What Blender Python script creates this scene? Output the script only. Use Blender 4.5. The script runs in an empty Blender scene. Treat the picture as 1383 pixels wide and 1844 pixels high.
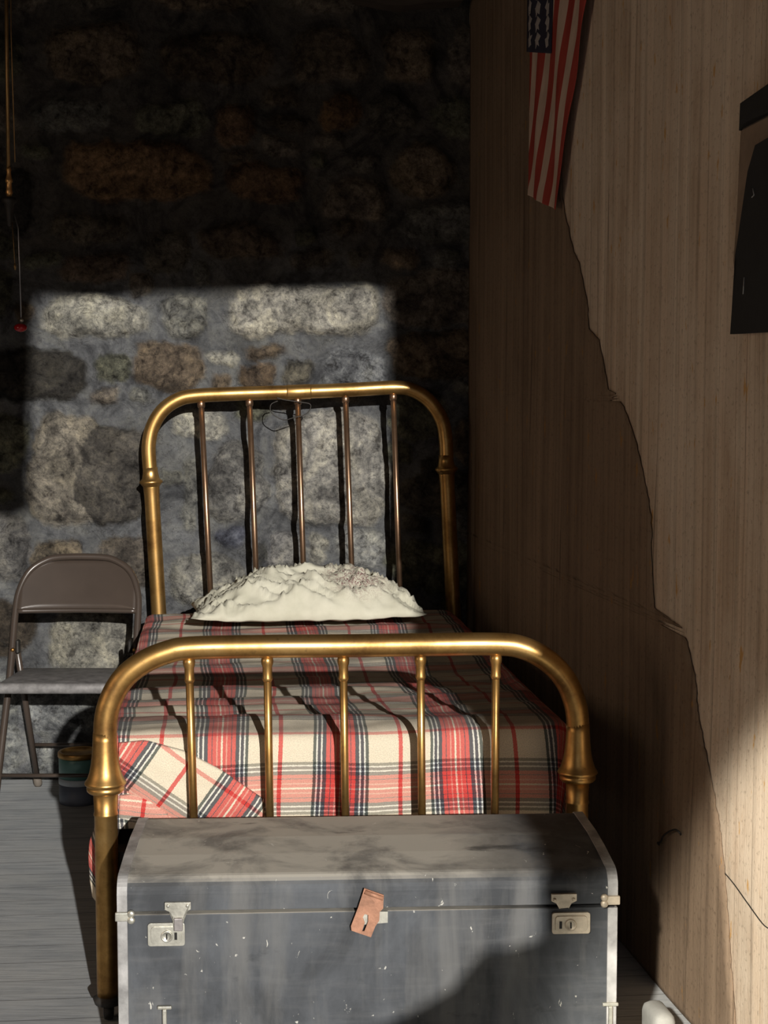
import bpy, bmesh, math, random
from mathutils import Vector, Matrix, noise
random.seed(7)
C = bpy.context.scene.collection
PI = math.pi

# ------------------------------------------------------------------ camera model (pixel <-> world)
F = 2770.0; CX, CY = 691.5, 922.0; CAMZ = 1.38; PITCH = math.atan(222 / F)
cp, sp_ = math.cos(PITCH), math.sin(PITCH)
CAM = Vector((0, 0, CAMZ))
def ray(px, py):
    a, b = (px - CX) / F, (CY - py) / F
    return Vector((a, cp + b * sp_, -sp_ + b * cp))
def hit(px, py, p0, n):
    r = ray(px, py); t = (Vector(p0) - CAM).dot(Vector(n)) / r.dot(Vector(n))
    return CAM + r * t
def at(px, py, y):
    return hit(px, py, (0, y, 0), (0, 1, 0))
def onfloor(px, py, z=0):
    return hit(px, py, (0, 0, z), (0, 0, 1))

# bed frame directions
BA = Vector((-.1027, .9947, 0)).normalized(); BR = Vector((BA.y, -BA.x, 0))
FOOT = Vector((-.091, 3.33, 0)); HEAD = Vector((-.296, 5.33, 0))
def fp(px, py): return hit(px, py, FOOT, BA)
def hp(px, py): return hit(px, py, HEAD, BA)
def bedp(u, v, z): return FOOT + BR * u + BA * v + Vector((0, 0, z))
# room
CORNER = Vector((.305, 5.52, 0))
WD = Vector((.164, -1, 0)).normalized()            # along right wall, to the viewer
WN = Vector((WD.y, -WD.x, 0))                       # into the room
WBN = -BA                                           # back wall normal into the room
WBX = BR
def rw(px, py, off=0): return hit(px, py, CORNER + WN * off, WN)
def rwp(s, z, off=0): return CORNER + WD * s + WN * off + Vector((0, 0, z))
def bw(px, py, off=0): return hit(px, py, CORNER + WBN * off, WBN)

# ------------------------------------------------------------------ object helpers
def obj(name, bm, mat, parent=None, smooth=True, bevel=None, subsurf=0, auto=None):
    bmesh.ops.recalc_face_normals(bm, faces=bm.faces[:])
    me = bpy.data.meshes.new(name); bm.to_mesh(me); bm.free()
    o = bpy.data.objects.new(name, me); C.objects.link(o)
    if mat: me.materials.append(mat)
    if smooth:
        for p in me.polygons: p.use_smooth = True
    if parent:
        o.parent = parent
        o.matrix_parent_inverse = Matrix.Identity(4)
        W = parent.matrix_basis.copy(); q = parent.parent
        while q: W = q.matrix_basis @ W; q = q.parent
        me.transform(W.inverted())
    if bevel:
        m = o.modifiers.new('b', 'BEVEL'); m.width = bevel; m.segments = 2; m.limit_method = 'ANGLE'
        m.angle_limit = math.radians(40)
        if smooth: 
            m.harden_normals = True
    if subsurf:
        m = o.modifiers.new('s', 'SUBSURF'); m.levels = subsurf; m.render_levels = subsurf
    return o
def thing(name, label, cat, loc, rz=0, group=None):
    o = bpy.data.objects.new(name, None); C.objects.link(o)
    o.empty_display_size = .1
    o.matrix_basis = Matrix.Translation(Vector(loc)) @ Matrix.Rotation(rz, 4, 'Z')
    o['label'] = label; o['category'] = cat
    if group: o['group'] = group
    return o
def tag(o, label, cat, group=None):
    o['label'] = label; o['category'] = cat
    if group: o['group'] = group
    return o
def struct(o):
    o['kind'] = 'structure'; return o

def catmull(pts, n=8):
    out = []
    P = [Vector(p) for p in pts]
    for i in range(len(P) - 1):
        p0 = P[max(i - 1, 0)]; p1 = P[i]; p2 = P[i + 1]; p3 = P[min(i + 2, len(P) - 1)]
        for k in range(n):
            t = k / n
            out.append(.5 * ((2 * p1) + (p2 - p0) * t + (2 * p0 - 5 * p1 + 4 * p2 - p3) * t * t + (3 * p1 - p0 - 3 * p2 + p3) * t ** 3))
    out.append(P[-1]); return out
def tube(bm, pts, rad, seg=16, caps=True, closed=False):
    pts = [Vector(p) for p in pts]; n = len(pts)
    R = rad if isinstance(rad, (list, tuple)) else [rad] * n
    rings = []; up = None
    for i, p in enumerate(pts):
        if closed: t = (pts[(i + 1) % n] - pts[i - 1]).normalized()
        else: t = (pts[min(i + 1, n - 1)] - pts[max(i - 1, 0)]).normalized()
        if up is None:
            up = Vector((0, 0, 1)) if abs(t.z) < .9 else Vector((0, 1, 0))
        u = (up - t * up.dot(t)).normalized(); w = t.cross(u); up = u
        rings.append([bm.verts.new(p + (u * math.cos(2 * PI * k / seg) + w * math.sin(2 * PI * k / seg)) * R[i]) for k in range(seg)])
    rng = range(n) if closed else range(n - 1)
    for i in rng:
        a, b = rings[i], rings[(i + 1) % n]
        for k in range(seg):
            bm.faces.new((a[k], a[(k + 1) % seg], b[(k + 1) % seg], b[k]))
    if caps and not closed:
        bm.faces.new(rings[0][::-1]); bm.faces.new(rings[-1])
    return bm
def axis_lathe(bm, p, axis, prof, seg=24):
    """prof: (distance along axis from p, radius)"""
    ax = Vector(axis).normalized()
    tube(bm, [Vector(p) + ax * d for d, r in prof], [max(r, .0004) for d, r in prof], seg)
    return bm
def lathe_fix(bm, p, axis, prof, seg=24):
    ax = Vector(axis).normalized()
    up = Vector((0, 0, 1)) if abs(ax.z) < .9 else Vector((0, 1, 0))
    u = (up - ax * up.dot(ax)).normalized(); w = ax.cross(u)
    rings = [[bm.verts.new(Vector(p) + ax * d + (u * math.cos(2 * PI * k / seg) + w * math.sin(2 * PI * k / seg)) * max(r, .0003)) for k in range(seg)] for d, r in prof]
    for a, b in zip(rings, rings[1:]):
        for k in range(seg): bm.faces.new((a[k], a[(k + 1) % seg], b[(k + 1) % seg], b[k]))
    bm.faces.new(rings[0][::-1]); bm.faces.new(rings[-1]); return bm
def box(bm, c, ex, ey, ez, X=Vector((1, 0, 0)), Y=Vector((0, 1, 0)), Z=Vector((0, 0, 1))):
    c = Vector(c); vs = []
    for dz in (-1, 1):
        for dx, dy in ((-1, -1), (1, -1), (1, 1), (-1, 1)):
            vs.append(bm.verts.new(c + X * dx * ex / 2 + Y * dy * ey / 2 + Z * dz * ez / 2))
    for f in ((3, 2, 1, 0), (4, 5, 6, 7), (0, 1, 5, 4), (1, 2, 6, 5), (2, 3, 7, 6), (3, 0, 4, 7)):
        bm.faces.new([vs[i] for i in f])
    return bm
def prism(bm, poly, ext):
    """poly: list of Vector; ext: Vector extrude"""
    a = [bm.verts.new(p) for p in poly]; b = [bm.verts.new(p + ext) for p in poly]
    n = len(poly)
    for i in range(n): bm.faces.new((a[i], a[(i + 1) % n], b[(i + 1) % n], b[i]))
    f1 = bm.faces.new(a); f2 = bm.faces.new(b[::-1])
    bmesh.ops.triangulate(bm, faces=[f1, f2], ngon_method='EAR_CLIP')
    return bm
def grid_faces(bm, V, uvs=None, uvl=None):
    for i in range(len(V) - 1):
        for j in range(len(V[0]) - 1):
            f = bm.faces.new((V[i][j], V[i + 1][j], V[i + 1][j + 1], V[i][j + 1]))
            if uvs:
                for l, (a, b) in zip(f.loops, ((i, j), (i + 1, j), (i + 1, j + 1), (i, j + 1))):
                    l[uvl].uv = uvs[a][b]
def N(x, y, z=0, oct=4): return noise.fractal((x, y, z), 1.0, 2.0, oct)
def sst(a, b, x):
    t = min(max((x - a) / (b - a), 0), 1); return t * t * (3 - 2 * t)

# ------------------------------------------------------------------ materials
def newmat(name):
    m = bpy.data.materials.new(name); m.use_nodes = True
    nt = m.node_tree; nt.nodes.clear()
    o = nt.nodes.new('ShaderNodeOutputMaterial'); b = nt.nodes.new('ShaderNodeBsdfPrincipled')
    nt.links.new(b.outputs[0], o.inputs[0]); return m, nt, b
class NB:
    def __init__(s, nt): s.nt = nt
    def n(s, t, **k):
        x = s.nt.nodes.new(t)
        for a, v in k.items(): setattr(x, a, v)
        return x
    def l(s, a, b): s.nt.links.new(a, b)
    def put(s, sock, v):
        if isinstance(v, bpy.types.NodeSocket): s.l(v, sock)
        elif v is not None: sock.default_value = v
    def math(s, op, a, b=None, c=None, clamp=False):
        x = s.n('ShaderNodeMath', operation=op, use_clamp=clamp)
        s.put(x.inputs[0], a); s.put(x.inputs[1], b); s.put(x.inputs[2], c); return x.outputs[0]
    def coord(s, kind='Object', scale=(1, 1, 1), rot=(0, 0, 0), loc=(0, 0, 0)):
        t = s.n('ShaderNodeTexCoord'); m = s.n('ShaderNodeMapping')
        m.inputs['Scale'].default_value = scale; m.inputs['Rotation'].default_value = rot; m.inputs['Location'].default_value = loc
        s.l(t.outputs[kind], m.inputs[0]); return m.outputs[0]
    def noise(s, v, scale=5, detail=5, rough=.6, dist=0):
        x = s.n('ShaderNodeTexNoise'); s.l(v, x.inputs['Vector'])
        x.inputs['Scale'].default_value = scale; x.inputs['Detail'].default_value = detail
        x.inputs['Roughness'].default_value = rough; x.inputs['Distortion'].default_value = dist
        return x.outputs['Fac']
    def ramp(s, f, stops, interp='LINEAR'):
        x = s.n('ShaderNodeValToRGB'); r = x.color_ramp; r.interpolation = interp
        while len(r.elements) > 1: r.elements.remove(r.elements[-1])
        for i, (p, c) in enumerate(stops):
            e = r.elements[0] if i == 0 else r.elements.new(p)
            e.position = p; e.color = (c, c, c, 1) if isinstance(c, (int, float)) else (*c, 1)
        s.put(x.inputs[0], f); return x.outputs[0]
    def mix(s, f, a, b, mode='MIX'):
        x = s.n('ShaderNodeMix', data_type='RGBA', blend_type=mode)
        s.put(x.inputs[0], f)
        for i, v in ((6, a), (7, b)):
            if isinstance(v, tuple): v = (*v, 1)
            s.put(x.inputs[i], v)
        return x.outputs[2]
    def bump(s, h, strength=.3, dist=.01):
        x = s.n('ShaderNodeBump'); x.inputs['Strength'].default_value = strength; x.inputs['Distance'].default_value = dist
        s.l(h, x.inputs['Height']); return x.outputs[0]
    def attr(s, name):
        x = s.n('ShaderNodeAttribute', attribute_name=name); return x
def simple(name, col, rough=.6, metal=0, var=.25, nscale=20, bump=.15, col2=None):
    m, nt, b = newmat(name); k = NB(nt)
    v = k.coord('Object'); n = k.noise(v, nscale, 6)
    c2 = col2 or tuple(c * (1 - var) for c in col); c1 = tuple(min(1, c * (1 + var * .5)) for c in col)
    k.l(k.ramp(n, [(.3, c2), (.7, c1)]), b.inputs['Base Color'])
    b.inputs['Roughness'].default_value = rough; b.inputs['Metallic'].default_value = metal
    if bump: k.l(k.bump(k.noise(v, nscale * 4, 4), bump, .003), b.inputs['Normal'])
    return m

def m_brass():
    m, nt, b = newmat('aged_brass'); k = NB(nt); v = k.coord('Object')
    n = k.noise(v, 9, 7, .65); n2 = k.noise(v, 60, 4)
    c = k.ramp(n, [(.3, (.22, .115, .038)), (.5, (.50, .29, .095)), (.72, (.70, .44, .175))])
    c = k.mix(k.ramp(n2, [(.62, 0), (.75, .5)]), c, (.2, .12, .05))
    k.l(c, b.inputs['Base Color']); b.inputs['Metallic'].default_value = .92
    k.l(k.ramp(n, [(.3, .45), (.7, .31)]), b.inputs['Roughness'])
    k.l(k.bump(n2, .04, .002), b.inputs['Normal']); return m
BRASS = m_brass()
BRONZE = simple('dark_bronze_tube', (.34, .21, .13), .32, .9, .35, 14, .03)
IRON = simple('dark_iron', (.05, .045, .04), .6, .6, .4, 30, .1)

def m_stone():
    m, nt, b = newmat('rubble_masonry'); k = NB(nt); v = k.coord('Object')
    at_ = k.attr('Col'); a = at_.outputs['Color']; msk = at_.outputs['Alpha']
    n1 = k.noise(v, 24, 10, .72, .5); n2 = k.noise(v, 55, 8, .75, .4); n3 = k.noise(v, 5, 8, .66, 1.6)
    amt = k.math('ADD', .42, k.math('MULTIPLY', msk, .58))
    c = k.mix(amt, a, k.mix(1.0, a, k.ramp(n1, [(.36, (.30, .29, .29)), (.45, (.82, .82, .82)), (.55, (1.08, 1.08, 1.06)), (.65, (1.5, 1.48, 1.4))]), 'MULTIPLY'))
    c = k.mix(k.math('MULTIPLY', amt, .75), c, k.mix(1.0, c, k.ramp(n2, [(.38, (.42, .42, .42)), (.48, (.95, .95, .95)), (.62, (1.45, 1.43, 1.36))]), 'MULTIPLY'))
    c = k.mix(1.0, c, k.ramp(n3, [(.38, (.45, .45, .47)), (.50, (.95, .95, .96)), (.62, (1.22, 1.2, 1.13))]), 'MULTIPLY')
    crk = k.math('ABSOLUTE', k.math('SUBTRACT', k.noise(v, 8, 5, .6, .8), .5))
    c = k.mix(k.ramp(crk, [(.0, .6), (.007, 0)]), c, (.03, .028, .026))
    k.l(c, b.inputs['Base Color']); b.inputs['Roughness'].default_value = .93
    b.inputs['Specular IOR Level'].default_value = .2
    h = k.math('ADD', k.math('MULTIPLY', n1, .7), k.math('MULTIPLY', n2, .35))
    k.l(k.bump(h, .9, .02), b.inputs['Normal']); return m
STONE = m_stone()

def m_floor():
    m, nt, b = newmat('worn_grey_boards'); k = NB(nt)
    ang = math.atan2(BR.y, BR.x)
    v = k.coord('Object', rot=(0, 0, -ang)); s = k.n('ShaderNodeSeparateXYZ'); k.l(v, s.inputs[0])
    y = k.math('DIVIDE', s.outputs['Y'], .115)
    idx = k.math('FLOOR', y); fr = k.math('FRACT', y)
    gap = k.math('LESS_THAN', k.math('MINIMUM', fr, k.math('SUBTRACT', 1, fr)), .016)
    wn = k.n('ShaderNodeTexWhiteNoise', noise_dimensions='1D'); k.l(idx, wn.inputs['W'])
    vs = k.coord('Object', rot=(0, 0, -ang), scale=(1.2, 14, 1))
    g = k.noise(vs, 4, 8, .65, .6); wear = k.noise(k.coord('Object'), 5, 7, .65); sp = k.noise(k.coord('Object', scale=(1, 2, 1)), 16, 3, .5)
    c = k.ramp(g, [(.3, (.27, .285, .30)), (.5, (.40, .415, .425)), (.7, (.52, .53, .53))])
    c = k.mix(k.math('MULTIPLY', wn.outputs['Value'], .3), c, (.27, .28, .29))
    c = k.mix(k.ramp(wear, [(.42, 0), (.68, .55)]), c, (.50, .50, .48))
    c = k.mix(k.ramp(sp, [(.76, 0), (.79, 1)]), c, (.85, .84, .8))
    c = k.mix(k.math('MULTIPLY', gap, .55), c, (.06, .055, .05))
    k.l(c, b.inputs['Base Color']); b.inputs['Roughness'].default_value = .8
    b.inputs['Specular IOR Level'].default_value = .25
    h = k.math('SUBTRACT', g, k.math('MULTIPLY', gap, 1.5))
    k.l(k.bump(h, .3, .004), b.inputs['Normal']); return m
FLOOR = m_floor()

def m_wall(name, base, light, dark, stain, linestr):
    """UV in metres: x along the wall, y up"""
    m, nt, b = newmat(name); k = NB(nt)
    def uv(sx, sy):
        return k.coord('UV', scale=(sx, sy, 1))
    st = k.noise(uv(17, .35), 1, 4, .6); st2 = k.noise(uv(60, .9), 1, 5, .6)
    seam = k.noise(uv(11, .12), 1, 2, .4, .2)
    mot = k.noise(uv(4, 2.6), 1, 8, .68); sp = k.noise(uv(30, 9), 1, 4, .6); sp2 = k.noise(uv(95, 70), 1, 4, .6)
    c = k.ramp(st, [(.28, dark), (.5, base), (.74, light)])
    ux = k.n('ShaderNodeSeparateXYZ'); k.l(uv(1, 1), ux.inputs[0])
    wob = k.math('MULTIPLY', k.math('SUBTRACT', k.noise(uv(3, .5), 1, 3), .5), .06)
    ph = k.math('FRACT', k.math('DIVIDE', k.math('ADD', ux.outputs['X'], wob), .118))
    c = k.mix(1.0, c, k.ramp(ph, [(0, .74), (.05, .86), (.10, 1.04), (.36, 1.08), (.44, .80), (.48, .97), (.72, .89), (.90, 1.0), (.97, .76), (1, .74)]), 'MULTIPLY')
    c = k.mix(k.ramp(st2, [(.34, .40), (.48, 0)]), c, tuple(x * .62 for x in base))
    c = k.mix(k.ramp(mot, [(.42, 0), (.62, .6)]), c, light)
    sline = k.math('ABSOLUTE', k.math('SUBTRACT', seam, .5))
    c = k.mix(k.math('MULTIPLY', k.math('LESS_THAN', sline, .004), linestr), c, tuple(x * .3 for x in base))
    c = k.mix(k.ramp(sp, [(.645, 0), (.69, .8)]), c, stain)
    c = k.mix(k.ramp(sp2, [(.58, 0), (.66, .5)]), c, tuple(x * .45 for x in base))
    k.l(c, b.inputs['Base Color']); b.inputs['Roughness'].default_value = .9
    b.inputs['Specular IOR Level'].default_value = .15
    h = k.math('ADD', k.math('MULTIPLY', st, .4), k.math('ADD', k.math('MULTIPLY', st2, .25), k.math('ADD', k.math('MULTIPLY', mot, .5), k.math('MULTIPLY', sp2, .35))))
    k.l(k.bump(h, .5, .006), b.inputs['Normal']); return m
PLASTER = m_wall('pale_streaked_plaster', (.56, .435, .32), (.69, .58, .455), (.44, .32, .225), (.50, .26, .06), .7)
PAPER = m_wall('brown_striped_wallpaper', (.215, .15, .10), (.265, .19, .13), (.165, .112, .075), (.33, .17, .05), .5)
WOOD = simple('old_dark_boards', (.06, .045, .035), .85, 0, .4, 6, .3)
DULL = simple('sooty_plaster', (.16, .13, .10), .95, 0, .4, 5, .3)

def m_plaid():
    m, nt, b = newmat('plaid_wool'); k = NB(nt)
    uv = k.n('ShaderNodeUVMap'); s = k.n('ShaderNodeSeparateXYZ'); k.l(uv.outputs[0], s.inputs[0])
    P = .2645
    cream = (.72, .63, .48); navy = (.028, .036, .06); grn = (.05, .07, .065); red = (.60, .065, .06); white = (.70, .68, .60); pink = (.66, .27, .21)
    def sett(x, off, wob):
        x = k.math('ADD', x, wob)
        t = k.math('FRACT', k.math('ADD', k.math('DIVIDE', k.math('SUBTRACT', x, off), P), .5))
        t = k.math('MULTIPLY', k.math('ABSOLUTE', k.math('SUBTRACT', t, .5)), 2)        # 0 centre of red .. 1 centre of cream
        q = .13225
        st = [(0, cream), (.002, red), (.009, pink), (.012, red), (.021, navy), (.0225, red), (.0315, navy), (.0395, white), (.043, navy), (.050, white), (.0535, grn), (.060, cream), (.1275, red)]
        return k.ramp(t, [(a / q, c) for a, c in st], 'CONSTANT')
    wv = k.coord('UV'); w1 = k.math('MULTIPLY', k.math('SUBTRACT', k.noise(wv, 260, 2), .5), .004)
    warp = sett(s.outputs['X'], 0, w1); weft = sett(s.outputs['Y'], .16, w1)
    tw = k.math('FRACT', k.math('MULTIPLY', k.math('ADD', s.outputs['X'], s.outputs['Y']), 330))
    f = k.math('ADD', .36, k.math('MULTIPLY', k.math('GREATER_THAN', tw, .5), .16))
    weft2 = k.mix(.30, weft, cream)
    mul = k.mix(1.0, k.mix(1.0, warp, weft2, 'MULTIPLY'), (1 / .72, 1 / .63, 1 / .48), 'MULTIPLY')
    c = k.mix(.70, k.mix(f, warp, weft2), mul)
    fz = k.noise(k.coord('UV'), 420, 3, .7)
    c = k.mix(1.0, c, k.ramp(fz, [(.3, .72), (.7, 1.18)]), 'MULTIPLY')
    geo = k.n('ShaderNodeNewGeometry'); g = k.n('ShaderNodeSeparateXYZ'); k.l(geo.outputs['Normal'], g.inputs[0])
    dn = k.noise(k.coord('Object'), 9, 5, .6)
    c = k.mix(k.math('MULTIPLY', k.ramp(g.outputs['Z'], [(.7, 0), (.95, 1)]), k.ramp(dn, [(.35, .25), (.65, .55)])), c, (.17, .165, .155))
    k.l(c, b.inputs['Base Color']); b.inputs['Roughness'].default_value = .95
    b.inputs['Specular IOR Level'].default_value = .1
    b.inputs['Sheen Weight'].default_value = 0
    k.l(k.bump(fz, .35, .003), b.inputs['Normal']); return m
PLAID = m_plaid()

def m_pillow():
    m, nt, b = newmat('cream_pillowcase'); k = NB(nt); v = k.coord('Object')
    n = k.noise(v, 12, 5); c = k.ramp(n, [(.3, (.46, .44, .34)), (.7, (.56, .535, .43))])
    # embroidered / stained spray on the right half
    d = k.n('ShaderNodeVectorMath', operation='DISTANCE'); t = k.n('ShaderNodeTexCoord'); k.l(t.outputs['Object'], d.inputs[0]); d.inputs[1].default_value = (.16, -.07, .13)
    near = k.ramp(d.outputs['Value'], [(.05, 1), (.14, 0)])
    sq = k.noise(v, 38, 3, .6, 2.2); fac = k.math('MULTIPLY', near, k.ramp(k.math('ABSOLUTE', k.math('SUBTRACT', sq, .5)), [(.015, 1), (.05, 0)]))
    c = k.mix(fac, c, (.16, .06, .065))
    k.l(c, b.inputs['Base Color']); b.inputs['Roughness'].default_value = .9
    k.l(k.bump(k.noise(v, 500, 2), .1, .001), b.inputs['Normal']); return m
PILLOW = m_pillow()

def m_trunk(name, base, dust, dustamt):
    m, nt, b = newmat(name); k = NB(nt); v = k.coord('Object')
    n = k.noise(k.coord('Object', scale=(1, 1, .6)), 6, 8, .62, .4); st = k.noise(k.coord('Object', scale=(2, 2, 14)), 3, 6, .6); sp = k.noise(k.coord('Object', scale=(1.4, 1, 1)), 44, 5, .6, .8)
    c = k.mix(k.ramp(n, [(.40, 0), (.64, .9)]), tuple(x * .8 for x in base), tuple(x * 2.1 for x in base))
    c = k.mix(k.ramp(st, [(.5, 0), (.8, .35)]), c, (.17, .17, .17))
    sm = k.noise(k.coord('Object', scale=(7, 7, .9)), 1.6, 6, .6, .3)
    c = k.mix(k.ramp(sm, [(.50, 0), (.68, .5)]), c, (.19, .185, .175))
    geo = k.n('ShaderNodeNewGeometry'); s = k.n('ShaderNodeSeparateXYZ'); k.l(geo.outputs['Normal'], s.inputs[0])
    sx = k.n('ShaderNodeSeparateXYZ'); k.l(v, sx.inputs[0])
    xm = k.ramp(k.math('ADD', sx.outputs['X'], k.math('MULTIPLY', k.math('SUBTRACT', n, .5), .35)), [(.17, 1), (.33, .06)])
    up = k.math('MULTIPLY', k.math('MULTIPLY', k.ramp(s.outputs['Z'], [(.55, 0), (.9, 1)]), xm), k.ramp(n, [(.36, dustamt * .35), (.52, dustamt)]))
    c = k.mix(up, c, dust)
    stain = k.ramp(k.noise(k.coord('Object', scale=(3, 6, 6)), 2.2, 7, .6), [(.62, 0), (.72, .7)])
    c = k.mix(stain, c, tuple(x * .45 for x in base))
    c = k.mix(k.ramp(sp, [(.685, 0), (.705, .9)]), c, (.6, .58, .52))
    k.l(c, b.inputs['Base Color']); b.inputs['Roughness'].default_value = .62
    b.inputs['Specular IOR Level'].default_value = .35
    k.l(k.bump(k.math('ADD', n, k.math('MULTIPLY', sp, .3)), .2, .004), b.inputs['Normal']); return m
TRUNK = m_trunk('worn_navy_fibreboard', (.051, .055, .061), (.50, .465, .40), .95)
EDGE = simple('scuffed_pale_edging', (.42, .41, .40), .55, .2, .55, 18, .2)
NICKEL = simple('tarnished_nickel', (.62, .60, .52), .38, .75, .3, 40, .1)
BRASSPL = simple('dull_lock_plate', (.55, .47, .36), .5, .5, .35, 35, .1)
RUST = simple('rusty_copper_plate', (.42, .21, .13), .6, .3, .45, 40, .2)
CHAIRM = simple('brown_enamel', (.058, .043, .034), .3, .1, .12, 10, 0)
SEATM = simple('dusty_seat_enamel', (.20, .19, .185), .6, 0, .5, 30, .05)
RUBBER = simple('rubber_foot', (.12, .10, .08), .8, 0, .3, 30, .1)
DARKHOLE = simple('dark_recess', (.012, .01, .009), .8, 0, .2, 20, 0)
WHITESHEET = simple('white_ticking', (.62, .61, .62), .9, 0, .15, 20, .1)

# ================================================================== SETTING
def uvmesh_quad(bm, uvl, pts, uvs):
    f = bm.faces.new([bm.verts.new(p) for p in pts])
    for l, u in zip(f.loops, uvs): l[uvl].uv = u
# ---- floor
bm = bmesh.new(); box(bm, (0, 2.2, -.05), 6.0, 7.6, .1); fl = struct(obj('floor', bm, FLOOR, smooth=False))
# ---- back wall: rubble masonry as a real relief
stones = []   # cx, cy, hx, hy, colour, height, exponent
def S(x0, y0, x1, y1, col, h=1.0, e=3.2): stones.append(((x0 + x1) / 2, (y0 + y1) / 2, (x1 - x0) / 2, (y1 - y0) / 2, col, h, e))
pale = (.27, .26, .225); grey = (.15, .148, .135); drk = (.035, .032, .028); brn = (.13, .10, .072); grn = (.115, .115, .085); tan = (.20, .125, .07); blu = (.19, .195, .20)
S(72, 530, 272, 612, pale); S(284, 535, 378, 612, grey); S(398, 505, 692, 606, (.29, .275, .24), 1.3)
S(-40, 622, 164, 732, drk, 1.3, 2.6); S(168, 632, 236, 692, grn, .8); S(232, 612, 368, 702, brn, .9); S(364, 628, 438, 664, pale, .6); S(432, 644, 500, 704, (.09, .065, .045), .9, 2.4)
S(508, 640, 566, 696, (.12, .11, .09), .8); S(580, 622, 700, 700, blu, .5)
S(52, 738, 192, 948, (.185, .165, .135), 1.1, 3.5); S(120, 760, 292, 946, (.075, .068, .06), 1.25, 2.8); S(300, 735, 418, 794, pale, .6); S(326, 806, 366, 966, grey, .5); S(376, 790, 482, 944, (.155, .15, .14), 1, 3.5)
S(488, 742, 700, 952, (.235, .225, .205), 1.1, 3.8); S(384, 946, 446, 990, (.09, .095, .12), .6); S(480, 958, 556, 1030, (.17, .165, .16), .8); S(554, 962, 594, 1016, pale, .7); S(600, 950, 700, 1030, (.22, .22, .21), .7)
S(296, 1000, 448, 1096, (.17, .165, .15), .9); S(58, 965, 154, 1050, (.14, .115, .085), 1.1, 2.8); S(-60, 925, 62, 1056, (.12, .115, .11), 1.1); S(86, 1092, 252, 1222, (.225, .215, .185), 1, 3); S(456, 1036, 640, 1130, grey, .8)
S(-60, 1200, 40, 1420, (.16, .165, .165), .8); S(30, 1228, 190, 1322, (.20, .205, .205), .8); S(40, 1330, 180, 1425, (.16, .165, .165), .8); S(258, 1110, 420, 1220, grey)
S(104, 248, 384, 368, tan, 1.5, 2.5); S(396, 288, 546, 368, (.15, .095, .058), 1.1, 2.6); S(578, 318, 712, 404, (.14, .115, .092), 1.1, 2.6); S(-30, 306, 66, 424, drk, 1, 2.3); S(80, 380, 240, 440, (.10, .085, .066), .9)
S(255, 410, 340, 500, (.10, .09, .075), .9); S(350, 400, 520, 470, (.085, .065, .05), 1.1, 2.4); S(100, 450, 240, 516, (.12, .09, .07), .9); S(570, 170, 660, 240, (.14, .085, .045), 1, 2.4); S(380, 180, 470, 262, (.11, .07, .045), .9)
def clash(x, y, hx, hy):
    for s in stones:
        if abs(x - s[0]) < hx + s[2] - 8 and abs(y - s[1]) < hy + s[3] - 8: return True
    return False
rnd = random.Random(11)
for big in (1, 0):
    yy = -170
    while yy < 1500:
        hh = rnd.uniform(38, 62) if big else rnd.uniform(16, 30); xx = -620 + rnd.uniform(0, 60)
        while xx < 930:
            w = rnd.uniform(48, 120) if big else rnd.uniform(18, 50)
            if not clash(xx + w, yy + hh, w, hh):
                c = rnd.choice([grey, brn, (.11, .10, .085), (.10, .08, .06), grn, (.14, .12, .10)])
                stones.append((xx + w, yy + hh + rnd.uniform(-6, 6), w, hh * rnd.uniform(.85, 1), (lambda k: tuple(q * k for q in c))(rnd.uniform(.65, 1.15)), rnd.uniform(.6, 1.2), rnd.uniform(2.4, 3.6)))
                xx += 2 * w + rnd.uniform(10, 26)
            else: xx += 14
        yy += 2 * hh * .55 if big else hh
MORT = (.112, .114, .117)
def stone_at(x, y):
    wx = x + 16 * N(x * .012, y * .012, 3.1, 4) + 5 * N(x * .06, y * .06, 9, 3); wy = y + 14 * N(x * .012, y * .012, 7.7, 4) + 5 * N(x * .06, y * .06, 2, 3)
    best = 0; col = None
    for (cx, cy, hx, hy, c, h, e) in stones:
        dx = abs(wx - cx); dy = abs(wy - cy)
        if dx >= hx or dy >= hy: continue
        d = ((dx / hx) ** e + (dy / hy) ** e) ** (1 / e)
        if d < 1:
            edge = (1 - d) * min(hx, hy)
            hgt = h * (sst(0, 15, edge) * .7 + .3 * math.sqrt(1 - d * d))
            if hgt > best: best = hgt; col = (c, sst(0, 7, edge))
    return best, col
bm = bmesh.new(); cl = bm.loops.layers.float_color.new('Col')
step = 5; xs = list(range(-700, 960, step)); ys = list(range(-190, 1520, step))
V = []; cols = []
for i, x in enumerate(xs):
    row = []; crow = []
    for j, y in enumerate(ys):
        h, c = stone_at(x, y)
        nz = N(x * .02, y * .02, 1, 5)
        off = -.012 + h * .032 + .007 * nz + .004 * N(x * .09, y * .09, 4, 3)
        row.append(bm.verts.new(bw(x, y, off)))
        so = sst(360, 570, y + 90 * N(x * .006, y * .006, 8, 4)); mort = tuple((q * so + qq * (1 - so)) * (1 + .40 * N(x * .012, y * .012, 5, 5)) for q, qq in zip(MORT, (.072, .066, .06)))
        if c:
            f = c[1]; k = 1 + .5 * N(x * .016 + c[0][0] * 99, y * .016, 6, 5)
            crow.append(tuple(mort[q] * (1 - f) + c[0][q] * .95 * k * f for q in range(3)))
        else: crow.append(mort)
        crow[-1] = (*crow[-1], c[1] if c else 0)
    V.append(row); cols.append(crow)
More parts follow.
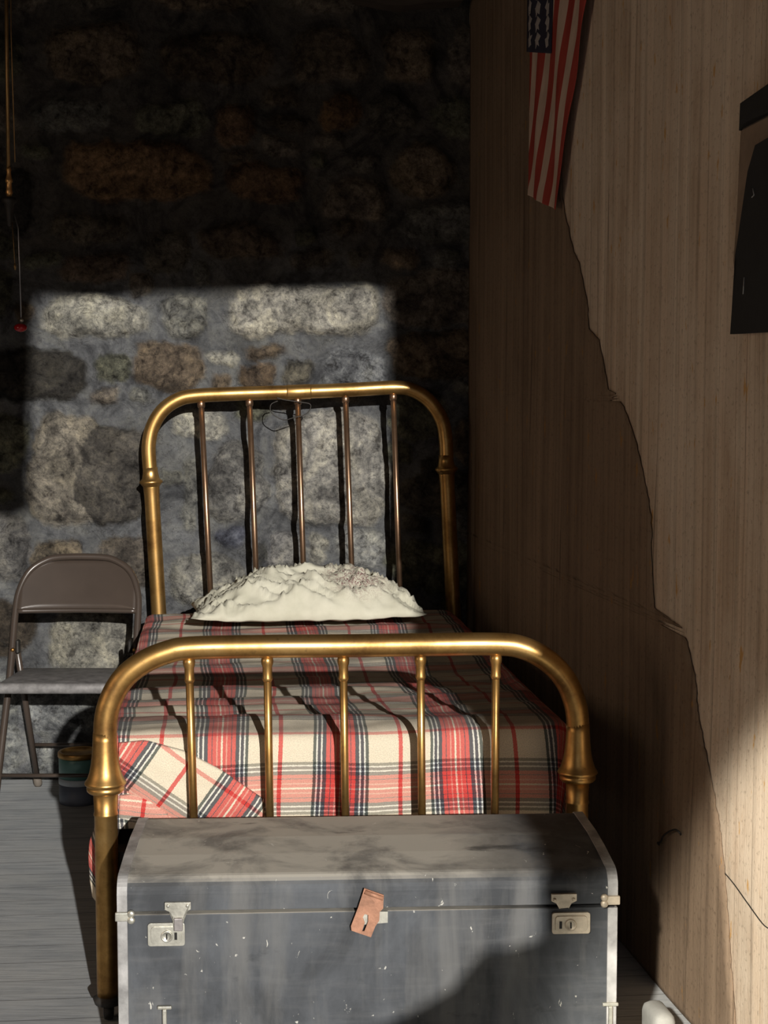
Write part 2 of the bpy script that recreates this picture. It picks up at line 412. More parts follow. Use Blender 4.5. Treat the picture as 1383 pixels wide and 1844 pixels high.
for i in range(len(xs) - 1):
    for j in range(len(ys) - 1):
        f = bm.faces.new((V[i][j], V[i + 1][j], V[i + 1][j + 1], V[i][j + 1]))
        for l, (a, b) in zip(f.loops, ((i, j), (i + 1, j), (i + 1, j + 1), (i, j + 1))):
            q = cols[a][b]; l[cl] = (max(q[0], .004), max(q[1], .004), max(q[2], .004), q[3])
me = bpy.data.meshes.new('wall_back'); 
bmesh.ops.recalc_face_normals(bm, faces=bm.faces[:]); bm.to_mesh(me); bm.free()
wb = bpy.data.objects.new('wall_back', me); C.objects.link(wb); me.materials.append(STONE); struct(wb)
for p in me.polygons: p.use_smooth = True
# core of the wall behind the relief
bm = bmesh.new(); c0 = CORNER - WBN * .18; box(bm, c0 - WBX * 1.35 + Vector((0, 0, 1.35)), 3.6, .22, 3.1, WBX, BA); obj('wall_core', bm, DULL, wb, smooth=False)

# ---- right wall (partition ended early and jogged aside, out of view, to let the sun pass)
SEND = 2.86
bm = bmesh.new(); uvl = bm.loops.layers.uv.new('UVMap')
ns, nz = 150, 140; V = []; U = []
for i in range(ns + 1):
    s = -.05 + (SEND + .05) * i / ns; r = []; u = []
    for j in range(nz + 1):
        z = 2.9 * j / nz
        r.append(bm.verts.new(rwp(s, z, .006 * N(s * 1.5, z * .8, 3, 3) + .0007 * N(s * 22, z * .7, 8, 3)))); u.append((s, z))
    V.append(r); U.append(u)
grid_faces(bm, V, U, uvl)
wr = struct(obj('wall_right', bm, PLASTER))
bm = bmesh.new(); box(bm, rwp(SEND / 2 - .02, 1.45, -.075), SEND + .03, .12, 2.9, WD, WN); obj('partition_core', bm, DULL, wr, smooth=False)
# torn dark wallpaper covering the corner side of the wall
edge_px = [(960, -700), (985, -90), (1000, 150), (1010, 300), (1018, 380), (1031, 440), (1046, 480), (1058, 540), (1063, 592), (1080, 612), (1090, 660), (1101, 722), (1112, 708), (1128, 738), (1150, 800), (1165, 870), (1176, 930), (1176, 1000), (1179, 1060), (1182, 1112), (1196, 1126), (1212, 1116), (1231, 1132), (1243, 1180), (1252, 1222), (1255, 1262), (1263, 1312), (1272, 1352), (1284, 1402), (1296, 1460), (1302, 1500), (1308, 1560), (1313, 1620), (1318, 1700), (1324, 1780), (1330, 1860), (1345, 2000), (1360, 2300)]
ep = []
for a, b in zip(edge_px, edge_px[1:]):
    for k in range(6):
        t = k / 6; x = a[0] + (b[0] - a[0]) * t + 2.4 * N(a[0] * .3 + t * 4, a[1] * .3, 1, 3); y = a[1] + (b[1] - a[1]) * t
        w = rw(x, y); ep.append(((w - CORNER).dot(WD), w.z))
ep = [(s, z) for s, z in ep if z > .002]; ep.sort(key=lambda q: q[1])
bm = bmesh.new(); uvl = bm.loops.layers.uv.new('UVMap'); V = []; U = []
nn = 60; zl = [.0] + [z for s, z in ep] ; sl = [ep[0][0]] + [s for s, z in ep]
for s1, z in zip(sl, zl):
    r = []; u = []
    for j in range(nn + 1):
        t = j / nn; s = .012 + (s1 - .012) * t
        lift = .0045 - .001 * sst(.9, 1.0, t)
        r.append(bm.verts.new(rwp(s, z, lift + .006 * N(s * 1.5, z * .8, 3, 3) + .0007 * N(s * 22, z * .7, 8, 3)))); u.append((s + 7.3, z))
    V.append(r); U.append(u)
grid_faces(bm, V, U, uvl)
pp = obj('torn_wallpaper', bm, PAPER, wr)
sm = pp.modifiers.new('s', 'SOLIDIFY'); sm.thickness = .0015; sm.offset = 0
# scratch on the plaster
bm = bmesh.new(); tube(bm, catmull([rw(x, y, .004) for x, y in ((1296, 1562), (1320, 1590), (1345, 1625), (1372, 1662), (1384, 1672))], 5), .0012, 6)
obj('crack', bm, IRON, wr)
# ---- other walls of the room, outside the frame
jx = rwp(SEND, 0, -.14)
bm = bmesh.new(); box(bm, (jx.x + .8, jx.y + .06, 1.45), 1.62, .12, 2.9); struct(obj('wall_jog', bm, DULL, smooth=False))
bm = bmesh.new(); box(bm, (2.45, .75, 1.9), .1, 4.1, 3.9); struct(obj('wall_east', bm, DULL, smooth=False))
def holed_wall(name, outer, hole, to3, ext, mat):
    bm = bmesh.new(); es = []
    for loop in (outer, hole):
        vs = [bm.verts.new(to3(*p)) for p in loop]
        for i in range(len(vs)): es.append(bm.edges.new((vs[i], vs[(i + 1) % len(vs)])))
    bmesh.ops.triangle_fill(bm, use_beauty=True, use_dissolve=False, edges=es)
    g = bmesh.ops.extrude_face_region(bm, geom=bm.faces[:])
    for v in g['geom']:
        if isinstance(v, bmesh.types.BMVert): v.co += ext
    return struct(obj(name, bm, mat, smooth=False))
# sun
AZ, EL = math.radians(14.7), math.radians(14.8)
SUND = Vector((-math.sin(AZ) * math.cos(EL), math.cos(AZ) * math.cos(EL), -math.sin(EL)))
YF = -1.2
def back(p):
    t = (p.y - YF) / SUND.y; q = p - SUND * t; return (q.x, q.z)
TP0 = Vector((-.0255, 2.822, 0))
tq = lambda x, y: hit(x, y, TP0, Vector((-.05, 1, 0)))
hole = [(-.9, .35), (-.9, 2.45)]  # unseen opening, outline shaped to throw the edges of the sun patches
hole += [back(bw(x, y)) for x, y in ((-60, 925), (25, 928), (58, 915), (52, 860), (57, 800), (54, 740), (60, 640), (62, 560), (70, 528), (160, 534), (300, 526), (420, 522), (560, 518), (660, 514), (700, 524), (706, 560), (704, 640), (709, 800), (712, 950), (716, 1050))]
hole += [back(at(748, 1100, 4.95)), back(at(780, 1190, 4.25)), back(at(862, 1285, 3.5)), back(at(884, 1380, 3.42)), back(at(888, 1450, 3.42)), back(onfloor(972, 1535, .478)), back(tq(978, 1585)), back(tq(983, 1660)), back(tq(978, 1690)), back(tq(920, 1706)), back(tq(870, 1712)), back(tq(850, 1735)), back(tq(820, 1775)), back(tq(760, 1810)), back(tq(640, 1870)), back(tq(520, 1940))]
hole += [(.85, .9), (.8, .35)]
holed_wall('wall_front', [(-2.9, -.05), (-2.9, 3.95), (2.5, 3.95), (2.5, -.05)], hole, lambda x, z: Vector((x, YF, z)), Vector((0, -.03, 0)), WOOD)
# left wall, unseen, with an invented window added for the fill light
wy0, wy1, wz0, wz1 = .9, 2.7, .85, 2.15
holed_wall('wall_left', [(-1.3, -.05), (-1.3, 3.95), (6, 3.95), (6, -.05)], [(wy0, wz0), (wy0, wz1), (wy1, wz1), (wy1, wz0)], lambda y, z: Vector((-2.7, y, z)), Vector((-.2, 0, 0)), DULL)
bm = bmesh.new()
for z in (wz0 + .03, (wz0 + wz1) / 2, wz1 - .03): box(bm, (-2.8, (wy0 + wy1) / 2, z), .05, wy1 - wy0, .05)
for y in (wy0 + .03, (wy0 + wy1) / 2, wy1 - .03): box(bm, (-2.8, y, (wz0 + wz1) / 2), .045, .05, wz1 - wz0 - .01)
struct(obj('added_window', bm, WOOD, smooth=False))
# ceiling: boards at 2.8 m over the bed end, and higher roof toward the front
bm = bmesh.new(); box(bm, (-.1, 4.6, 2.9), 5.2, 2.6, .1); box(bm, (-.1, 3.27, 3.4), 5.2, .06, 1.1); box(bm, (-.1, .95, 3.97), 5.3, 4.6, .08)
struct(obj('ceiling', bm, WOOD, smooth=False))
# dark ragged timber along the top of the back wall
bm = bmesh.new(); pts = []
for x, y in ((632, -60), (634, 8), (660, 12), (690, 19), (720, 22), (760, 17), (800, 15), (826, 13), (828, -60)): pts.append(bw(x, y, .03))
prism(bm, pts, WBN * .09); struct(obj('trim_1', bm, WOOD, smooth=False))

# ================================================================== BED
bed = thing('brass_bed', 'aged brass single bed with arched tubular headboard and footboard, head against the stone wall', 'bed', FOOT, math.atan2(BR.y, BR.x))
RT = .0255
# footboard arch
ptsF = [fp(x, y) for x, y in ((190, 1398), (190, 1350), (190, 1302), (199, 1262), (222, 1222), (258, 1193), (300, 1175), (345, 1167), (480, 1164), (620, 1163), (760, 1161), (890, 1160), (940, 1166), (985, 1189), (1018, 1224), (1036, 1268), (1041, 1312), (1040, 1350), (1040, 1378))]
bm = bmesh.new(); tube(bm, catmull(ptsF, 6), RT, 24); arch = obj('footboard_arch', bm, BRASS, bed)
for px, py in ((190, 1415), (1040, 1395)):
    p = fp(px, py); bm = bmesh.new()
    lathe_fix(bm, p, (0, 0, 1), [(-.014, .026), (-.014, .036), (-.010, .040), (-.003, .041), (0, .038), (.003, .043), (.006, .0455), (.010, .044), (.016, .0395), (.030, .0345), (.05, .0305), (.075, .0277), (.10, .0262), (.118, .0254)], 28)
    obj('collar', bm, BRASS, bed)
    bm = bmesh.new(); q = p.copy(); q.z = .05
    lathe_fix(bm, q, p - q, [(0, .024), (.03, .025), ((p - q).length * .86, .025), ((p - q).length * .865, .0265), ((p - q).length * .872, .0265), ((p - q).length * .88, .025), ((p - q).length - .01, .027)], 24)
    obj('post', bm, BRASS, bed)
    bm = bmesh.new(); lathe_fix(bm, (q.x, q.y, .038), (0, 0, 1), [(0, .012), (.0, .03), (.012, .034), (.02, .02), (.03, .016)], 20)
    lathe_fix(bm, Vector((q.x, q.y, .022)) - BR * .011, BR, [(0, .012), (.002, .020), (.011, .022), (.020, .020), (.022, .012)], 20); obj('caster', bm, IRON, bed)
# footboard spindles
for (x0, y0, x1, y1) in ((340, 1182, 349, 1470), (481, 1180, 486, 1470), (618, 1179, 622, 1470), (757, 1177, 760, 1470), (893, 1176, 891, 1470)):
    a, b = fp(x0, y0), fp(x1, y1); d = (b - a).normalized(); b = a + d * ((a.z - .33) / -d.z)
    L = (b - a).length; bm = bmesh.new(); tube(bm, [a, a + d * L * .5, b], .0088, 14); s = obj('spindle', bm, BRASS, bed)
    bm = bmesh.new(); lathe_fix(bm, a, d, [(.003, .009), (.006, .0125), (.012, .0135), (.018, .013), (.026, .0105), (.045, .0105), (.050, .0115), (.053, .0115), (.056, .0098), (.058, .009)], 18); obj('finial', bm, BRASS, s)
a, b = fp(190, 1400), fp(1040, 1400); a.z = b.z = .32; bm = bmesh.new(); tube(bm, [a, b], .014, 14); obj('lower_rail', bm, BRASS, bed)
# headboard
RH = .0245
ptsH = [hp(x, y) for x, y in ((272, 862), (269, 835), (268, 800), (275, 768), (292, 740), (318, 721), (350, 713), (430, 709), (530, 706), (630, 702), (712, 698), (746, 704), (775, 724), (796, 757), (803, 795), (804, 838))]
bm = bmesh.new(); tube(bm, catmull(ptsH, 6), RH, 24); obj('headboard_arch', bm, BRASS, bed)
bm = bmesh.new(); tube(bm, [hp(516, 706.5), hp(518, 706.5), hp(538, 706), hp(558, 705), hp(560, 705)], [RH + .0003, RH + .0016, RH + .0016, RH + .0016, RH + .0003], 24); obj('rail_sleeve', bm, BRASS, bed)
for px, py, bx, by in ((272, 868, 286, 1105), (804, 845, 816, 1095)):
    p, q = hp(px, py), hp(bx, by); d = (q - p).normalized(); q = p + d * ((p.z - .05) / -d.z); L = (q - p).length
    bm = bmesh.new(); lathe_fix(bm, p, -d, [(-.020, .026), (-.014, .030), (-.006, .036), (-.002, .040), (.003, .040), (.006, .036), (.012, .030), (.03, .0265), (.05, .025)], 28); obj('collar', bm, BRASS, bed)
    bm = bmesh.new(); lathe_fix(bm, p, d, [(0, .030), (.02, .028), (.05, .0262), (L - .03, .0262), (L, .024)], 24); obj('post', bm, BRASS, bed)
    bm = bmesh.new(); lathe_fix(bm, (q.x, q.y, .038), (0, 0, 1), [(0, .012), (.0, .03), (.012, .034), (.02, .02), (.03, .016)], 20)
    lathe_fix(bm, Vector((q.x, q.y, .022)) - BR * .011, BR, [(0, .012), (.002, .020), (.011, .022), (.020, .020), (.022, .012)], 20); obj('caster', bm, IRON, bed)
for (x0, y0, x1, y1) in ((362, 722, 380, 1085), (449, 719, 462, 1050), (536, 716, 547, 1040), (622, 713, 634, 1040), (708, 709, 720, 1060)):
    a, b = hp(x0, y0), hp(x1, y1); d = (b - a).normalized(); b = a + d * ((a.z - .40) / -d.z)
    bm = bmesh.new(); tube(bm, [a, (a + b) / 2, b], .0098, 14); s = obj('spindle', bm, BRONZE, bed)
    bm = bmesh.new(); lathe_fix(bm, a, d, [(.0, .011), (.008, .0135), (.018, .0135), (.024, .011)], 16); obj('finial', bm, BRONZE, s)
pl, pr = hp(289, 1150), hp(818, 1150); pl.z = pr.z = .40; bm = bmesh.new(); tube(bm, [pl, pr], .014, 14); obj('lower_rail', bm, BRASS, bed)
# loose wire hooked round the head rail
bm = bmesh.new(); tube(bm, catmull([hp(x, y) + BA * -.024 for x, y in ((500, 722), (488, 728), (487, 740), (497, 750), (512, 756), (528, 752), (545, 748), (556, 740), (558, 728), (540, 724), (512, 720), (498, 716))], 5), .0018, 8); obj('wire', bm, IRON, bed)
# side rails
for su in (-.485, .485):
    bm = bmesh.new(); box(bm, bedp(su, 1.0, .34), .03, 1.97, .06, BR, BA); obj('side_rail', bm, IRON, bed, smooth=False)
bm = bmesh.new(); box(bm, bedp(0, 1.0, .345), .93, 1.94, .04, BR, BA); obj('bed_base', bm, IRON, bed, smooth=False)

# mattress
def rbox(bm, c, ex, ey, ez, X, Y, r=.05, seg=4):
    box(bm, c, ex, ey, ez, X, Y); bmesh.ops.bevel(bm, geom=bm.edges[:], offset=r, segments=seg, profile=.5, affect='EDGES'); return bm
bm = bmesh.new(); rbox(bm, bedp(-.005, 1.03, .468), .95, 1.80, .196, BR, BA, .05)
mt = obj('mattress', bm, WHITESHEET); tag(mt, 'white mattress on the brass bed, under the plaid blanket', 'mattress')

# ------------------------------------------------------------------ blanket
HW, V0, V1 = .495, .105, 1.93       # half width, front fold, head end
ZT = .620
def drape(a, b, th=0.0):
    """a: across, b: distance forward of the fold is negative"""
    ea = max(abs(a) - HW, 0); eb = max(V0 - b, 0); sg = 1 if a > 0 else -1
    rr = .045; L = math.hypot(ea, eb)
    u = max(-HW, min(HW, a)); v = max(V0, b)
    z = ZT
    if L > 0:
        q = min(L / (rr * PI / 2), 1) * PI / 2
        out = rr * math.sin(q); dn = rr * (1 - math.cos(q)) + max(L - rr * PI / 2, 0)
        out += max(L - rr * PI / 2, 0) * .035
        ca, cb = ea / L, eb / L
        u += sg * ca * out; v -= cb * out; z -= dn
    return u, v, z, L
def blanket_pt(a, b):
    u, v, z, L = drape(a, b)
    topf = 1 - sst(0, .06, L)
    # lengthwise sag in the middle, crosswise folds
    w = .007 * N(a * 2.1 + .4 * N(b * 3, a * 2, 2, 2), b * 9, 1.7, 4) + .005 * math.sin(b * 38 + 3.0 * N(a * 1.6, b * 1.2, 4, 2)) * sst(.1, .5, .5 + N(a * 1.7, b * 2.2, 8, 2)) 
    z += topf * (w + .007 * N(a * 3, b * 3, 12, 3))
    z += topf * (.006 * math.exp(-((b - V0 - .06) / .06) ** 2) - .036 * sst(.02, .9, b) + .034 * sst(.9, 1.7, b)) 
    wob = (1 - topf) * (.012 * N(a * 7, z * 2, 5, 3))
    if abs(a) > HW: u += (1 if a > 0 else -1) * (wob + .01 * sst(.1, .4, L) * math.sin(b * 17))
    else: v -= wob * .7
    return bedp(u, v, z)
bm = bmesh.new(); uvl = bm.loops.layers.uv.new('UVMap'); V = []; U = []
na, nb = 150, 190
Alo, Ahi, Blo, Bhi = -HW - .40, HW + .30, V0 - .235, V1
for i in range(na + 1):
    a = Alo + (Ahi - Alo) * i / na; r = []; uu = []
    for j in range(nb + 1):
        b = Blo + (Bhi - Blo) * j / nb
        aa = a
        # shorter side drop toward the head end
        if a < -HW: aa = -HW + (a + HW) * (1 - .92 * sst(.35, .95, b))
        r.append(bm.verts.new(blanket_pt(aa, b))); uu.append((aa + .012 * N(aa * 3, b * 3, 2, 2), V0 - b + .012 * N(aa * 2.5, b * 2, 6, 2)))
    V.append(r); U.append(uu)
grid_faces(bm, V, U, uvl)
bl = obj('plaid_blanket', bm, PLAID); tag(bl, 'red, navy and cream plaid wool blanket spread over the brass bed', 'blanket')
s = bl.modifiers.new('s', 'SOLIDIFY'); s.thickness = .006; s.offset = -1
# folded corner lying over the foot drop at the left
def flap(name, poly, y0, uvo, ang, bulge, parent, nx=26):
    """poly: four pixel corners TL, TR, BR, BL; a bilinear sheet on the foot drop plane"""
    P0 = FOOT + BA * y0; bm = bmesh.new(); uvl = bm.loops.layers.uv.new('UVMap'); V = []; U = []
    for i in range(nx + 1):
        r = []; u = []
        for j in range(nx + 1):
            s, t = i / nx, j / nx
            def lerp(top): 
                k = len(top) - 1; f = s * k; q = min(int(f), k - 1); g = f - q
                return top[q][0] + (top[q + 1][0] - top[q][0]) * g, top[q][1] + (top[q + 1][1] - top[q][1]) * g
            A, B = lerp(poly[0]), lerp(poly[1])
            x, y = A[0] + (B[0] - A[0]) * t, A[1] + (B[1] - A[1]) * t
            off = bulge * math.sin(PI * min(t * 1.1, 1)) ** .6 + .006 * N(x * .02, y * .02, 3, 3) + bulge * .5
            p = hit(x, y, P0 - BA * off, BA); r.append(bm.verts.new(p))
            lu, lv = (p - FOOT).dot(BR), p.z
            c, n_ = math.cos(ang), math.sin(ang)
            u.append((uvo[0] + lu * c - lv * n_, uvo[1] + lu * n_ + lv * c))
        V.append(r); U.append(u)
    grid_faces(bm, V, U, uvl); o = obj(name, bm, PLAID, parent)
    sm = o.modifiers.new('s', 'SOLIDIFY'); sm.thickness = .005; sm.offset = 0; return o
flap('folded_corner', ([(214, 1338), (262, 1333), (332, 1352), (400, 1388), (474, 1440)], [(214, 1398), (240, 1440), (300, 1478), (390, 1486), (476, 1484)]), .058, (.202, .043), math.radians(36), .010, bl)
flap('turned_edge', ([(216, 1432), (240, 1430), (270, 1440), (300, 1464)], [(214, 1472), (240, 1480), (270, 1484), (310, 1484)]), .056, (.10, .02), math.radians(8), .006, bl, 14)

# ------------------------------------------------------------------ pillow
pc = bedp(.006, 1.70, .632)
pil = thing('pillow', 'flattened cream pillow with rumpled case at the head of the bed', 'pillow', pc, math.atan2(BR.y, BR.x) + .03)
bm = bmesh.new(); nx, ny = 110, 60; PW, PD = .375, .21
def pil_h(x, y):
    ex, ey = abs(x), abs(y)
    b = max(0, (1 - ex ** 2.6)) ** .62 * max(0, (1 - ey ** 2.4)) ** .6
    h = .128 * b * (1 - .45 * sst(-.35, -1, x)) * (1 - .12 * sst(.5, 1, x))
    an = math.atan2(y + .4, x + .15)
    p = x * 2.6 + y * 2.0 + .5 * N(x * 1.5, y * 1.5, 9, 3); q = y * 1.3 - x * .8
    rid = 1 - abs(N(p * 1.1, q * .9, 3, 2)) * 3.2; rid2 = 1 - abs(N(p * 2.4 - 3, q * 2.1, 5, 2)) * 3.0
    wr = b ** .3 * (.026 * max(rid, -.4) ** 3 + .013 * max(rid2, -.4) ** 3 - .006)
    an = math.atan2(y + 1.25, x + 1.05); wr += .010 * b ** .3 * max(math.sin(an * 15 + 5 * N(x * 1.2, y * 1.2, 4, 2)), -.3) * sst(.1, -.6, y)
    return h + wr
for side in (1, -1):
    V = []
    for i in range(nx + 1):
        x = -1 + 2 * i / nx; r = []
        for j in range(ny + 1):
            y = -1 + 2 * j / ny
            sx = x * PW * (1 - .05 * (1 - abs(y)) * abs(x) ** 4) * (1 + .03 * N(y * 2, x, 2, 2)); sy = y * PD * (1 - .10 * (1 - abs(x) ** 2) * 0) + .012 * N(x * 4, 1, 2, 2)
            z = pil_h(x, y) if side > 0 else -.018 * max(0, (1 - x * x) * (1 - y * y)) ** .5
            z += .0 + .006 * N(x * 5, y * 3, 7, 2) + .010 * sst(.7, 1, abs(x)) * sst(.6, 1, -y)
            r.append(bm.verts.new(pil.matrix_basis @ Vector((sx, sy, z + .022))))
        V.append(r)
    grid_faces(bm, V)
bmesh.ops.remove_doubles(bm, verts=bm.verts[:], dist=.0007)
obj('pillowcase', bm, PILLOW, pil)

# ================================================================== TRUNK
TX = Vector((1, .05, 0)).normalized(); TY = Vector((-TX.y, TX.x, 0))
tl = tq(213, 1645); tr_ = tq(1110, 1628); TW = (tr_ - tl).dot(TX); TD = .40
T0 = Vector((tl.x, tl.y, 0)) + TX * TW / 2
trunk = thing('steamer_trunk', 'worn navy travel trunk with dusty lid and metal locks at the foot of the bed', 'trunk', T0, math.atan2(TX.y, TX.x))
def tp(x, y, z): return T0 + TX * x + TY * y + Vector((0, 0, z))
SEAM, TOP = .405, .482
hw = TW / 2
bm = bmesh.new(); box(bm, tp(0, TD / 2, (SEAM - .005) / 2 + .003), TW - .004, TD, SEAM - .008, TX, TY); obj('body', bm, TRUNK, trunk, bevel=.003)
def lidprof(o=0):
    pr = [(0 - o, SEAM + .003)]; r = .030
    pr.append((-o, TOP - .012 - r))
    for k in range(1, 7):
        t = k / 6 * PI / 2 * .93; pr.append((r - (r + o) * math.cos(t), TOP - .012 - r + (r + o) * math.sin(t)))
    pr += [(TD * .3, TOP - .004 + o), (TD * .55, TOP + o)]
    for k in range(0, 7):
        t = k / 6 * PI / 2; pr.append((TD - r + (r + o) * math.sin(t), TOP - .004 - r + (r + o) * math.cos(t)))
    pr.append((TD + o, SEAM + .003)); return pr
bm = bmesh.new(); prism(bm, [tp(-hw + .002, y, z) for y, z in lidprof()], TX * (TW - .004)); obj('lid', bm, TRUNK, trunk, smooth=False, bevel=.003)
for p in bpy.data.objects['lid'].data.polygons: p.use_smooth = False
# end edging strips: lid hoops and body corners
ew = .019
for sx in (-1, 1):
    x0 = -hw - .002 if sx < 0 else hw + .002 - ew
    bm = bmesh.new(); o1, o2 = lidprof(.003), lidprof(-.004)
    poly = o1 + o2[::-1]; prism(bm, [tp(x0, y, z) for y, z in poly], TX * ew); obj('lid_edging', bm, EDGE, trunk, smooth=False)
    bm = bmesh.new(); box(bm, tp(x0 + ew / 2, -.001, SEAM / 2), ew, .006, SEAM - .008, TX, TY); box(bm, tp(sx * (hw), .012, SEAM / 2), .005, .026, SEAM - .008, TX, TY); obj('corner_edging', bm, EDGE, trunk, smooth=False, bevel=.0015)
    # clamp on the seam
    bm = bmesh.new(); c = tp(sx * (hw - .012), -.007, SEAM - (.004 if sx < 0 else -.012))
    box(bm, c, .034, .008, .017, TX, TY); cl_ = obj('clamp', bm, NICKEL if sx < 0 else BRASSPL, trunk, bevel=.002)
    for dx, dz in ((.013 * -sx, .006), (.013 * -sx, -.006)):
        bm = bmesh.new(); lathe_fix(bm, c + TX * dx + Vector((0, 0, dz)), -TY, [(0, .007), (.005, .007), (.007, .004)], 14)
        obj('rivet', bm, NICKEL if sx < 0 else BRASSPL, cl_)
# bottom draw bolts
for px, py, L, m in ((297, 1812, .030, NICKEL), (1098, 1806, .034, NICKEL)):
    c = tq(px, py); x = (c - T0).dot(TX); z = c.z
    bm = bmesh.new(); box(bm, tp(x, -.006, z), L * .9, .007, .007, TX, TY); box(bm, tp(x - L * .0, -.008, z - .03), .008, .008, .055, TX, TY); obj('draw_bolt', bm, m, trunk, bevel=.002)
def rrect(x0, x1, z0, z1, r, y, n=4):
    out = []
    for cx, cz, a0 in ((x1 - r, z1 - r, 0), (x0 + r, z1 - r, 90), (x0 + r, z0 + r, 180), (x1 - r, z0 + r, 270)):
        for k in range(n + 1):
            a = math.radians(a0 + 90 * k / n); out.append(tp(cx + r * math.cos(a), y, cz + r * math.sin(a)))
    return out
def lock(x0p, x1p, y0p, y1p, plate_m, hasp_x, broken):
    a, b = tq(x0p, y1p), tq(x1p, y0p); x0, x1 = (a - T0).dot(TX), (b - T0).dot(TX); z0, z1 = a.z, b.z
    bm = bmesh.new(); prism(bm, rrect(x0, x1, z0, z1, .005, -.001), -TY * .006); pl = obj('lock', bm, plate_m, trunk, smooth=False, bevel=.0015)
    bm = bmesh.new(); i = .006
    prism(bm, rrect(x0 + i, x1 - i, z0 + i, z1 - i, .006, -.0065), -TY * .003); obj('lock_face', bm, plate_m, pl, smooth=False, bevel=.0012)
    w = x1 - x0; zc = (z0 + z1) / 2 - .002; xc = x0 + w * (.52 if not broken else .48)
    bm = bmesh.new(); lathe_fix(bm, tp(xc, -.009, zc), -TY, [(0, .011), (.003, .011), (.004, .009), (.003, .0085), (.003, .002)], 22); obj('keyhole_ring', bm, NICKEL if not broken else BRASSPL, pl)
    bm = bmesh.new(); box(bm, tp(xc, -.0125, zc), .0025, .002, .011, TX, TY); xx = x0 + w * (.76 if not broken else .22)
    box(bm, tp(xx, -.0092, zc), .005, .002, .014, TX, TY); obj('keyhole', bm, DARKHOLE, pl, smooth=False)
    # hasp: T shaped plate on the lid with a tab down to the lock
    hx = (tq(hasp_x, 1640) - T0).dot(TX); hz = SEAM + .006
    T = [(-.024, .016), (-.024, .003), (-.014, -.002), (-.009, -.012), (-.0095, -.024 if not broken else -.010), (.0095, -.024 if not broken else -.010), (.009, -.012), (.014, -.002), (.024, .003), (.024, .016)]
    bm = bmesh.new(); prism(bm, [tp(hx + p, -.0105, hz + q + (0 if not broken else .004)) for p, q in T], TY * .007); h = obj('hasp', bm, plate_m, trunk, smooth=False, bevel=.001)
    for dx in (-.018, .018):
        bm = bmesh.new(); lathe_fix(bm, tp(hx + dx, -.0105, hz + .010), -TY, [(0, .0035), (.002, .003)], 12); obj('rivet', bm, plate_m, h)
    if not broken:
        bm = bmesh.new(); box(bm, tp(hx + .001, -.0145, hz - .024), .016, .006, .024, TX, (TY + Vector((0, 0, .12))).normalized()); obj('latch_tab', bm, simple('worn_steel', (.36, .33, .32), .45, .6, .3, 40, .1), h, smooth=False, bevel=.0015)
lock(267, 333, 1660, 1702, NICKEL, 321, False)
lock(993, 1062, 1641, 1680, BRASSPL, 1014, True)
# centre rusty hasp hanging askew, with a slot
def tpx(px, py, y): 
    c = hit(px, py, TP0 - TY * -y, -TY); return c
def ring_plate(outer, inner, y, th, m, name, parent):
    bm = bmesh.new(); es = []
    for lp in (outer, inner):
        vs = [bm.verts.new(hit(x, yy, T0 + TY * y, TY)) for x, yy in lp]
        for i in range(len(vs)): es.append(bm.edges.new((vs[i], vs[(i + 1) % len(vs)])))
    bmesh.ops.triangle_fill(bm, use_beauty=True, use_dissolve=False, edges=es)
    g = bmesh.ops.extrude_face_region(bm, geom=bm.faces[:])
    for v in g['geom']:
        if isinstance(v, bmesh.types.BMVert): v.co += TY * th
    return obj(name, bm, m, parent, smooth=False)
rh = ring_plate([(656, 1600), (691, 1612), (690, 1636), (684, 1642), (683, 1658), (676, 1668), (668, 1688), (633, 1676), (632, 1668), (645, 1634)], [(657, 1646), (663, 1648), (663, 1660), (656, 1677), (652, 1677), (657, 1662), (653, 1652)], -.012, .004, RUST, 'centre_hasp', trunk)
bm = bmesh.new(); a, b = hit(657, 1606, T0 - TY * .012, TY), hit(690, 1618, T0 - TY * .012, TY); tube(bm, [a, b], .0045, 10); obj('hinge_knuckle', bm, RUST, rh)
bm = bmesh.new(); prism(bm, [hit(x, y, T0 - TY * .001, TY) for x, y in ((650, 1640), (698, 1640), (698, 1660), (650, 1664))], -TY * .005); obj('hasp_staple', bm, NICKEL, rh, smooth=False)

# ================================================================== FOLDING CHAIR
chx = -1.026
chair = thing('folding_chair', 'brown metal folding chair standing between the stone wall and the bed', 'chair', (chx, 4.95, 0))
hwc = .205
def ch(x, y, z): return Vector((chx + x, y, z))
# U frame: front foot -> up the back -> over -> front foot
tz = lambda z: 4.80 + (5.17 - 4.80) * (z / .80)
def frame_pts():
    L = [ch(-hwc - .012, tz(.0), .012), ch(-hwc - .008, tz(.2), .2), ch(-hwc, tz(.45), .45), ch(-hwc, tz(.62), .62), ch(-hwc + .006, tz(.70), .70), ch(-hwc + .035, tz(.765), .765), ch(-hwc + .085, tz(.80), .80), ch(-hwc + .14, tz(.812), .812)]
    return L + [Vector((2 * chx - p.x, p.y, p.z)) for p in L[::-1]]
bm = bmesh.new(); tube(bm, catmull(frame_pts(), 5), .0115, 14); obj('back_frame', bm, CHAIRM, chair)
